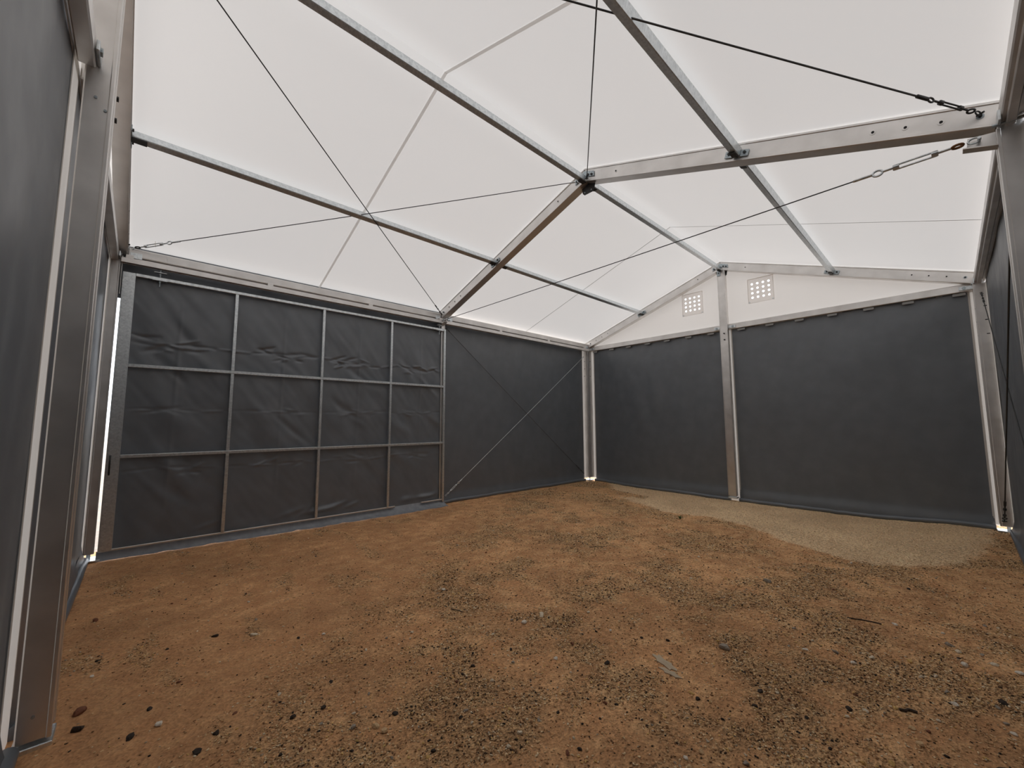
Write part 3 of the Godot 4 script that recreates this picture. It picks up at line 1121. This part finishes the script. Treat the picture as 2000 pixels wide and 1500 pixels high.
	# hangers
	for z: float in [-0.30, -3.70]:
		var hg := Node3D.new()
		hg.name = "hanger"
		hg.position = Vector3(0.15, 2.8, z) + o
		d.add_child(hg, true)
		st = st_new()
		tube(st, [Vector3(0.0, -0.10, 0), Vector3(0.0, 0.10, 0)], 0.006, 8)
		commit(st, "threaded_rod", "bright_zinc", hg)
		st = st_new()
		cbox(st, Transform3D(Basis(), Vector3(0.0, 0.045, 0)), Vector3(0.05, 0.006, 0.10), 0.001)
		cbox(st, Transform3D(Basis(), Vector3(0.0, -0.037, 0)), Vector3(0.044, 0.006, 0.12), 0.001)
		commit(st, "plate", "galvanised_steel", hg)
		for y: float in [0.052, 0.03, -0.052]:
			st = st_new()
			disc_bolt(st, Vector3(0, y - 0.005, 0), Vector3.UP, 0.012, 0.010)
			commit(st, "nut", "bright_zinc", hg)
		st = st_new()
		tube(st, [Vector3(-0.018, 0.105, 0.0), Vector3(0.018, 0.105, 0.0)], 0.016, 12)
		commit(st, "roller", "dark_steel", hg)


# ------------------------------------------------------------------ cables
func cable(called: String, label: String, group: String, a: Vector3, b: Vector3, r: float, scale: float, eye_material := "dark_steel", fittings := "dark_steel", wire := "wire_rope") -> Node3D:
	var t := thing(called, label, "cable", group, a)
	var d := (b - a).normalized()
	var length := a.distance_to(b)
	var side := d.cross(Vector3.UP).normalized()
	var up := side.cross(d)
	var at := func(back: float) -> Vector3: return d * (length - back * scale)
	var tie := func(where: Vector3, along: Vector3, m: String, parent: Node3D) -> void:
		var st := st_new()
		ring(st, where + along * 0.02 * scale, side, along, 0.016 * scale, 0.0055 * scale, 1.5)
		tube(st, [where - side * 0.025 * scale, where + side * 0.025 * scale], 0.008 * scale, 8)
		commit(st, "shackle", m, parent)
	var st := st_new()
	var sag := []
	for i in 13:
		var f := i / 12.0
		sag.append(lerp(d * 0.06 * scale, at.call(0.56), f) - Vector3.UP * 0.006 * sin(PI * f))
	tube(st, sag, r, 8)
	commit(st, "wire", wire, t)
	tie.call(Vector3.ZERO, d, fittings, t)
	st = st_new()
	tube(st, [d * 0.07 * scale, d * 0.14 * scale], r * 1.9, 8)
	commit(st, "ferrule", fittings, t)
	tie.call(at.call(0.0), -d, fittings, t)
	var tb := Node3D.new()
	tb.name = "turnbuckle"
	t.add_child(tb, true)
	st = st_new()
	ring(st, at.call(0.085), up, d, 0.021 * scale, 0.0075 * scale, 1.1)
	commit(st, "eye", eye_material, tb)
	st = st_new()
	tube(st, [at.call(0.108), at.call(0.19)], 0.0075 * scale, 8)
	tube(st, [at.call(0.34), at.call(0.425)], 0.0075 * scale, 8)
	commit(st, "threaded_rod", fittings, tb)
	st = st_new()
	for s: float in [-1.0, 1.0]:
		tube(st, [at.call(0.17) + up * s * 0.014 * scale, at.call(0.365) + up * s * 0.014 * scale], 0.0062 * scale, 8)
	tube(st, [at.call(0.165), at.call(0.195)], 0.018 * scale, 8)
	tube(st, [at.call(0.34), at.call(0.37)], 0.018 * scale, 8)
	commit(st, "body", fittings, tb)
	st = st_new()
	ring(st, at.call(0.445), side, d, 0.019 * scale, 0.007 * scale, 1.3)
	commit(st, "eye", fittings, tb)
	st = st_new()
	tube(st, [at.call(0.47), at.call(0.57)], r * 2.0, 8)
	commit(st, "ferrule", fittings, t)
	return t


func build_cables() -> void:
	var g := "roof bracing cables of the sliding-door bay"
	cable("bracing_cable", "thin roof cable rising from the sliding door's rear top corner to the plain gable ridge", g, Vector3(3.02, 4.0, -0.05), Vector3(0.16, 3.03, -3.735), 0.0045, 0.55)
	var cb := cable("bracing_cable", "roof cable with hanging paper tag near the sliding door's front top corner", g, Vector3(2.99, 3.995, -3.73), Vector3(0.10, 3.055, -0.055), 0.0042, 0.85, "dark_steel", "galvanised_steel")
	var st := st_new()
	cbox(st, Transform3D(Basis(Vector3(0.2, 0.1, 1.0).normalized(), 0.35), Vector3(0.32, 3.085, -0.24) - cb.position), Vector3(0.022, 0.06, 0.0015), 0.0)
	commit(st, "paper_tag", "paper_tag", cb)
	cable("bracing_cable", "roof cable from the middle ridge to the plain gable corner opposite the door", g, Vector3(3.075, 3.99, -3.73), Vector3(5.93, 3.02, -0.06), 0.0045, 0.7)
	cable("bracing_cable", "roof cable from the plain gable ridge to the middle rafter foot opposite the door", g, Vector3(3.06, 4.0, -0.05), Vector3(5.88, 3.075, -3.735), 0.005, 0.72)
	cable("tie_cable", "level tie cable across the middle frame with rusty turnbuckle eye", "", Vector3(0.19, 2.93, -3.74), Vector3(5.865, 2.93, -3.745), 0.0045, 1.0, "rusty_steel", "galvanised_steel")
	var w := "wall bracing cables between the sliding door and the vented gable"
	cable("bracing_cable", "silvery wall cable rising from the sliding door's rear foot", w, Vector3(0.085, 2.76, -7.55), Vector3(0.10, 0.13, -3.885), 0.0042, 0.7, "galvanised_steel", "galvanised_steel", "galvanised_steel")
	cable("bracing_cable", "dark wall cable falling from the sliding door's rear top to the far corner foot", w, Vector3(0.068, 2.84, -3.885), Vector3(0.068, 0.17, -7.50), 0.0036, 0.6)
	var v := "wall bracing cables opposite the sliding door"
	cable("bracing_cable", "wall cable opposite the door falling from the vented gable corner's top", v, Vector3(5.995, 0.2, -3.885), Vector3(5.99, 2.83, -7.6), 0.0042, 0.5)
	cable("bracing_cable", "wall cable opposite the door rising from the vented gable corner's foot", v, Vector3(5.985, 2.82, -3.885), Vector3(5.965, 0.14, -7.6), 0.0055, 0.8)


# ------------------------------------------------------------------ stones, twigs, weed
func stone_mesh(seed_value: int, rings: int, segs: int) -> ArrayMesh:
	var r := RandomNumberGenerator.new()
	r.seed = seed_value
	var dirs := []
	for k in 10:
		dirs.append([Vector3(r.randfn(), r.randfn(), r.randfn()).normalized(), r.randf_range(0.42, 0.85)])
	var st := SurfaceTool.new()
	st.begin(Mesh.PRIMITIVE_TRIANGLES)
	st.set_smooth_group(-1)
	var pt := func(i: int, j: int) -> Vector3:
		var th := PI * i / rings
		var ph := TAU * (j % segs) / segs
		var d := Vector3(sin(th) * cos(ph), cos(th), sin(th) * sin(ph))
		var k := 1.0
		for q in dirs:     # planes cut off the sphere give chipped facets
			var c: float = d.dot(q[0])
			if c > 0.05:
				k = minf(k, q[1] / c)
		return d * k * Vector3(1.0, 0.7, 0.85)
	for i in rings:
		for j in segs:
			var a: Vector3 = pt.call(i, j)
			var b: Vector3 = pt.call(i, j + 1)
			var c: Vector3 = pt.call(i + 1, j + 1)
			var e: Vector3 = pt.call(i + 1, j)
			if i > 0:
				tri(st, a, b, c, a + b + c)
			if i < rings - 1:
				tri(st, a, c, e, a + c + e)
	st.generate_normals()
	return st.commit()


func build_stones() -> void:
	var shapes := []
	for k in 6:
		shapes.append(stone_mesh(300 + k, 6, 9))
	var small: ArrayMesh = stone_mesh(390, 4, 6)
	var kinds := {"d": "nearly black", "t": "tan", "y": "ochre yellow", "w": "whitish", "p": "pale beige", "g": "mid grey", "r": "reddish brown"}
	# across, along, half width in millimetres, kind: the stones that stand out
	var placed := [[3.67,-2.30,24.1,"p"],[5.55,-3.03,18.6,"w"],[3.06,-0.12,27.3,"d"],[2.92,-0.11,24.6,"r"],[3.10,-0.34,15.0,"d"],[3.25,-0.37,15.3,"w"],[3.26,-0.28,25.2,"d"],[3.48,-0.54,19.1,"d"],[3.55,-0.47,19.9,"d"],[3.60,-0.80,15.6,"d"],[3.44,-1.01,12.8,"d"],[3.83,-1.60,14.9,"d"],[3.85,-1.52,11.8,"d"],[3.74,-1.67,11.4,"d"],[3.87,-1.14,17.0,"d"],[3.83,-0.97,11.9,"g"],[3.89,-1.04,15.2,"t"],[3.94,-1.06,14.9,"t"],[4.08,-1.37,11.4,"g"],[4.10,-1.33,12.2,"d"],[4.34,-1.46,12.7,"p"],[4.17,-1.15,12.0,"d"],[4.18,-1.12,8.9,"y"],[3.62,-0.92,13.9,"d"],[3.95,-0.92,11.0,"d"],[4.34,-1.28,10.7,"t"],[4.41,-2.60,15.1,"d"],[4.29,-2.51,12.2,"d"],[4.29,-2.15,19.2,"d"],[4.66,-2.76,26.3,"g"],[4.70,-2.24,13.4,"y"],[4.74,-2.22,14.4,"d"],[4.92,-2.50,17.2,"d"],[4.94,-2.36,13.9,"d"],[4.82,-2.60,11.9,"d"],[4.55,-1.58,12.1,"d"],[4.53,-1.53,10.9,"r"],[5.02,-1.99,13.5,"g"],[4.88,-1.92,12.0,"t"],[4.85,-1.85,9.8,"w"],[4.88,-1.82,10.6,"t"],[4.54,-4.01,26.7,"g"],[5.30,-3.85,17.9,"w"],[5.39,-3.34,16.4,"y"],[5.25,-3.23,15.3,"p"],[5.59,-3.50,16.1,"w"],[5.70,-3.61,16.1,"p"],[5.78,-3.58,15.5,"w"],[5.44,-3.20,12.9,"p"],[5.49,-3.26,12.9,"p"],[5.43,-2.69,12.9,"t"],[5.23,-2.65,18.4,"d"],[5.28,-2.69,11.4,"p"],[5.19,-3.09,13.6,"w"],[4.99,-3.06,12.9,"w"],[5.11,-3.15,17.0,"g"],[5.54,-3.73,22.1,"g"],[5.57,-3.66,15.7,"p"],[5.70,-3.20,21.0,"d"],[5.46,-2.60,14.4,"t"],[5.29,-2.36,11.0,"t"],[5.32,-2.32,11.6,"y"],[5.39,-2.39,11.6,"y"],[5.22,-2.31,10.1,"d"],[2.89,-2.03,15.7,"w"],[3.67,-2.14,16.5,"w"],[2.65,-0.82,20.3,"p"],[2.94,-1.14,12.5,"w"],[2.58,-0.13,9.1,"w"],[1.75,-0.10,16.4,"r"],[2.39,-0.14,12.5,"d"],[4.08,-1.98,11.2,"w"],[2.53,-0.65,21.6,"d"],[2.89,-1.01,13.8,"d"],[4.06,-2.38,12.6,"d"],[5.32,-4.65,15.7,"d"]]
	var tries := 0
	var weights := ["d", "d", "d", "t", "t", "t", "t", "p", "p", "p", "w", "y", "g", "g", "r", "r"]
	while placed.size() < 300 and tries < 20000:
		tries += 1
		var x := rng.randf_range(1.2, 5.9)
		var z := rng.randf_range(-5.2, -0.35)
		# keep to what the camera sees of the floor, thicker close by
		var rel := Vector2(x - 5.637, z + 0.222)
		var ahead := rel.dot(Vector2(-0.735, -0.678))
		var aside := rel.dot(Vector2(0.678, -0.735))
		if ahead < 1.25 or absf(aside) > ahead * 1.25 or rng.randf() > 2.2 / (ahead * ahead) or rng.randf() > 0.15 + gravel_amount(x, z):
			continue
		var ok := true
		for q in placed:
			if Vector2(q[0] - x, q[1] - z).length() < 0.045:
				ok = false
				break
		if ok:
			placed.append([x, z, rng.randf_range(7.0, 11.5), weights[rng.randi() % weights.size()]])
	var n := 0
	for q in placed:
		var r: float = q[2] * (0.00105 if q[3] == "d" else 0.0013)
		var s := MeshInstance3D.new()
		s.mesh = shapes[n % shapes.size()]
		s.material_override = mats["stone_" + q[3]]
		s.name = numbered("stone")
		var flat := rng.randf_range(0.65, 1.0)
		s.transform = Transform3D(Basis(Vector3.UP, rng.randf() * TAU) * Basis(Vector3.RIGHT, rng.randf_range(-0.35, 0.35)) * Basis.from_scale(Vector3(r * 1.1, r * flat, r)), Vector3(q[0], floor_y(q[0], q[1]) + r * 0.2 * flat, q[1]))
		add_child(s)
		var extent := "large" if q[2] > 17.0 else ("medium-sized" if q[2] > 11.5 else "small")
		var bed := "among loose gravel" if gravel_amount(q[0], q[1]) > 0.45 else "on smooth packed dirt"
		if n == 0:
			tag(s, "pale beige stone standing alone, bigger than the gravel around the middle of the floor", "stone")
		elif n == 1:
			tag(s, "whitish stone beside the short thick dark twig", "stone")
		elif n == 2:
			tag(s, "big black stone at the foot of the plain gable post", "stone")
		else:
			var what := "%s %s stone lying %s" % [extent, kinds[q[3]], bed]
			tag(s, what, "stone", what.replace(" stone ", " stones "))
		n += 1

	# loose gravel, too fine to count
	var mm := MultiMesh.new()
	mm.transform_format = MultiMesh.TRANSFORM_3D
	mm.use_colors = true
	mm.mesh = small
	var tones := [Color(0.78, 0.52, 0.28), Color(0.62, 0.38, 0.19), Color(0.88, 0.66, 0.40), Color(0.36, 0.19, 0.09), Color(0.22, 0.115, 0.055), Color(0.08, 0.05, 0.03), Color(0.035, 0.028, 0.022), Color(0.52, 0.43, 0.32), Color(0.95, 0.79, 0.56), Color(0.80, 0.52, 0.20)]
	var share := [0.19, 0.14, 0.15, 0.15, 0.11, 0.09, 0.05, 0.03, 0.04, 0.05]
	var xs := []
	var cs := []
	tries = 0
	while xs.size() < 130000 and tries < 1200000:
		tries += 1
		var x := rng.randf_range(0.25, 6.0)
		var z := rng.randf_range(-7.75, 0.0)
		var rel := Vector2(x - 5.637, z + 0.222)
		var ahead := rel.dot(Vector2(-0.735, -0.678))
		var aside := rel.dot(Vector2(0.678, -0.735))
		if ahead < 1.0 or absf(aside) > ahead * 1.35 + 0.2:
			continue
		var dry := Geometry2D.is_point_in_polygon(Vector2(x, z), dry_poly)
		var thick := clampf(6.0 / (ahead * ahead), 0.16, 1.0)
		var amount := gravel_amount(x, z)
		if dry:
			amount = 0.6
		if rng.randf() > amount * thick:
			continue
		var size := 0.0016 + 0.0052 * pow(rng.randf(), 2.6)
		size *= 0.8 + 0.12 * ahead
		var pick := rng.randf()
		var k := 0
		while k < share.size() - 1 and pick > share[k]:
			pick -= share[k]
			k += 1
		if k in [4, 5, 6] and amount < 0.75 and rng.randf() < 0.5:
			k = 1      # the dark chips gather where the gravel lies thick
		var c: Color = tones[k] * rng.randf_range(0.8, 1.08)
		if dry:
			c = c.lerp(Color(0.92, 0.68, 0.44), 0.7)
		c.a = 1.0
		xs.append(Transform3D(Basis(Vector3.UP, rng.randf() * TAU) * Basis(Vector3.RIGHT, rng.randf_range(-0.6, 0.6)) * Basis.from_scale(Vector3(size * rng.randf_range(1.0, 1.6), size * rng.randf_range(0.6, 1.0), size)), Vector3(x, floor_y(x, z) + size * 0.30, z)))
		cs.append(c)
	mm.instance_count = xs.size()
	for i in xs.size():
		mm.set_instance_transform(i, xs[i])
		mm.set_instance_color(i, cs[i])
	var gv := MultiMeshInstance3D.new()
	gv.name = "gravel"
	gv.multimesh = mm
	gv.material_override = mats["pebble"]
	add_child(gv)
	gv.set_meta("kind", "stuff")
	gv.set_meta("label", "fine loose gravel scattered over the dirt floor")
	gv.set_meta("category", "gravel")

	# pale flakes of mortar pressed into a smooth spot
	for q in [[4.50, -2.375, 0.075, 0.026, 0.25], [4.56, -2.315, 0.06, 0.017, 0.1]]:
		var st := st_new()
		var rim := []
		for k in 14:
			var t := TAU * k / 14
			var wob := 1.0 + 0.28 * sin(k * 2.7 + q[0] * 9.0)
			var p := Vector2(cos(t) * q[2], sin(t) * q[3]).rotated(q[4]) * wob
			rim.append(Vector3(q[0] + p.x, floor_y(q[0] + p.x, q[1] + p.y) + 0.005, q[1] + p.y))
		var mid := Vector3(q[0], floor_y(q[0], q[1]) + 0.009, q[1])
		for k in 14:
			var a: Vector3 = rim[k]
			var b: Vector3 = rim[(k + 1) % 14]
			tri(st, mid, a, b, Vector3.UP)
			quad(st, a, b, b + Vector3(0, -0.012, 0), a + Vector3(0, -0.012, 0), a - mid)
		var f := commit(st, "mortar_flake", "mortar", self)
		tag(f, "%s pale flat mortar flake pressed into the smooth spot of floor" % ("wider" if q[2] > 0.07 else "narrower"), "flake", "mortar flakes in the floor")

	# twigs
	var twigs := [[5.386, -2.807, 5.438, -2.836, 0.006, "short thick dark twig near the white stone"], [5.078, -3.736, 5.236, -3.786, 0.004, "long thin dark twig lying on reddish gravel"], [5.62, -2.60, 5.70, -2.68, 0.004, "thin brown twig lying near the wall opposite the door"], [3.20, -1.90, 3.28, -1.93, 0.003, "tiny straight twig on the smooth dirt"], [3.02, -3.72, 3.13, -3.86, 0.003, "small forked brown twig in the middle of the floor"]]
	for q in twigs:
		var st := st_new()
		var pts := []
		for k in 6:
			var t := k / 5.0
			var x: float = lerpf(q[0], q[2], t) + 0.006 * sin(t * 7.0)
			var z: float = lerpf(q[1], q[3], t) + 0.006 * cos(t * 5.0)
			pts.append(Vector3(x, floor_y(x, z) + q[4] * 0.9, z))
		tube(st, pts, q[4], 6)
		if q[5].contains("forked"):
			tube(st, [pts[3], pts[3] + Vector3(0.03, 0.006, 0.02), pts[3] + Vector3(0.06, 0.004, 0.025)], 0.003, 6)
		var tw := commit(st, "twig", "twig", self)
		tag(tw, q[5], "twig")

	# one weed
	var weed := thing("weed", "small green weed sprouting at the edge of the dry patch", "plant", "", Vector3(3.081, floor_y(3.081, -5.627), -5.627))
	for k in 11:
		var st := st_new()
		var ang := TAU * k / 11.0 + rng.randf_range(-0.2, 0.2)
		var out := Vector3(cos(ang), 0, sin(ang))
		var wide := out.cross(Vector3.UP) * 0.008
		var rise := rng.randf_range(0.02, 0.05)
		var reach := rng.randf_range(0.025, 0.05)
		var m1 := out * reach * 0.5 + Vector3.UP * rise
		var tip := out * reach + Vector3.UP * rise * 0.8
		quad(st, -wide * 0.3, wide * 0.3, m1 + wide, m1 - wide, Vector3.UP + out * -0.5)
		tri(st, m1 - wide, m1 + wide, tip, Vector3.UP)
		commit(st, "leaf", "weed_leaf", weed)
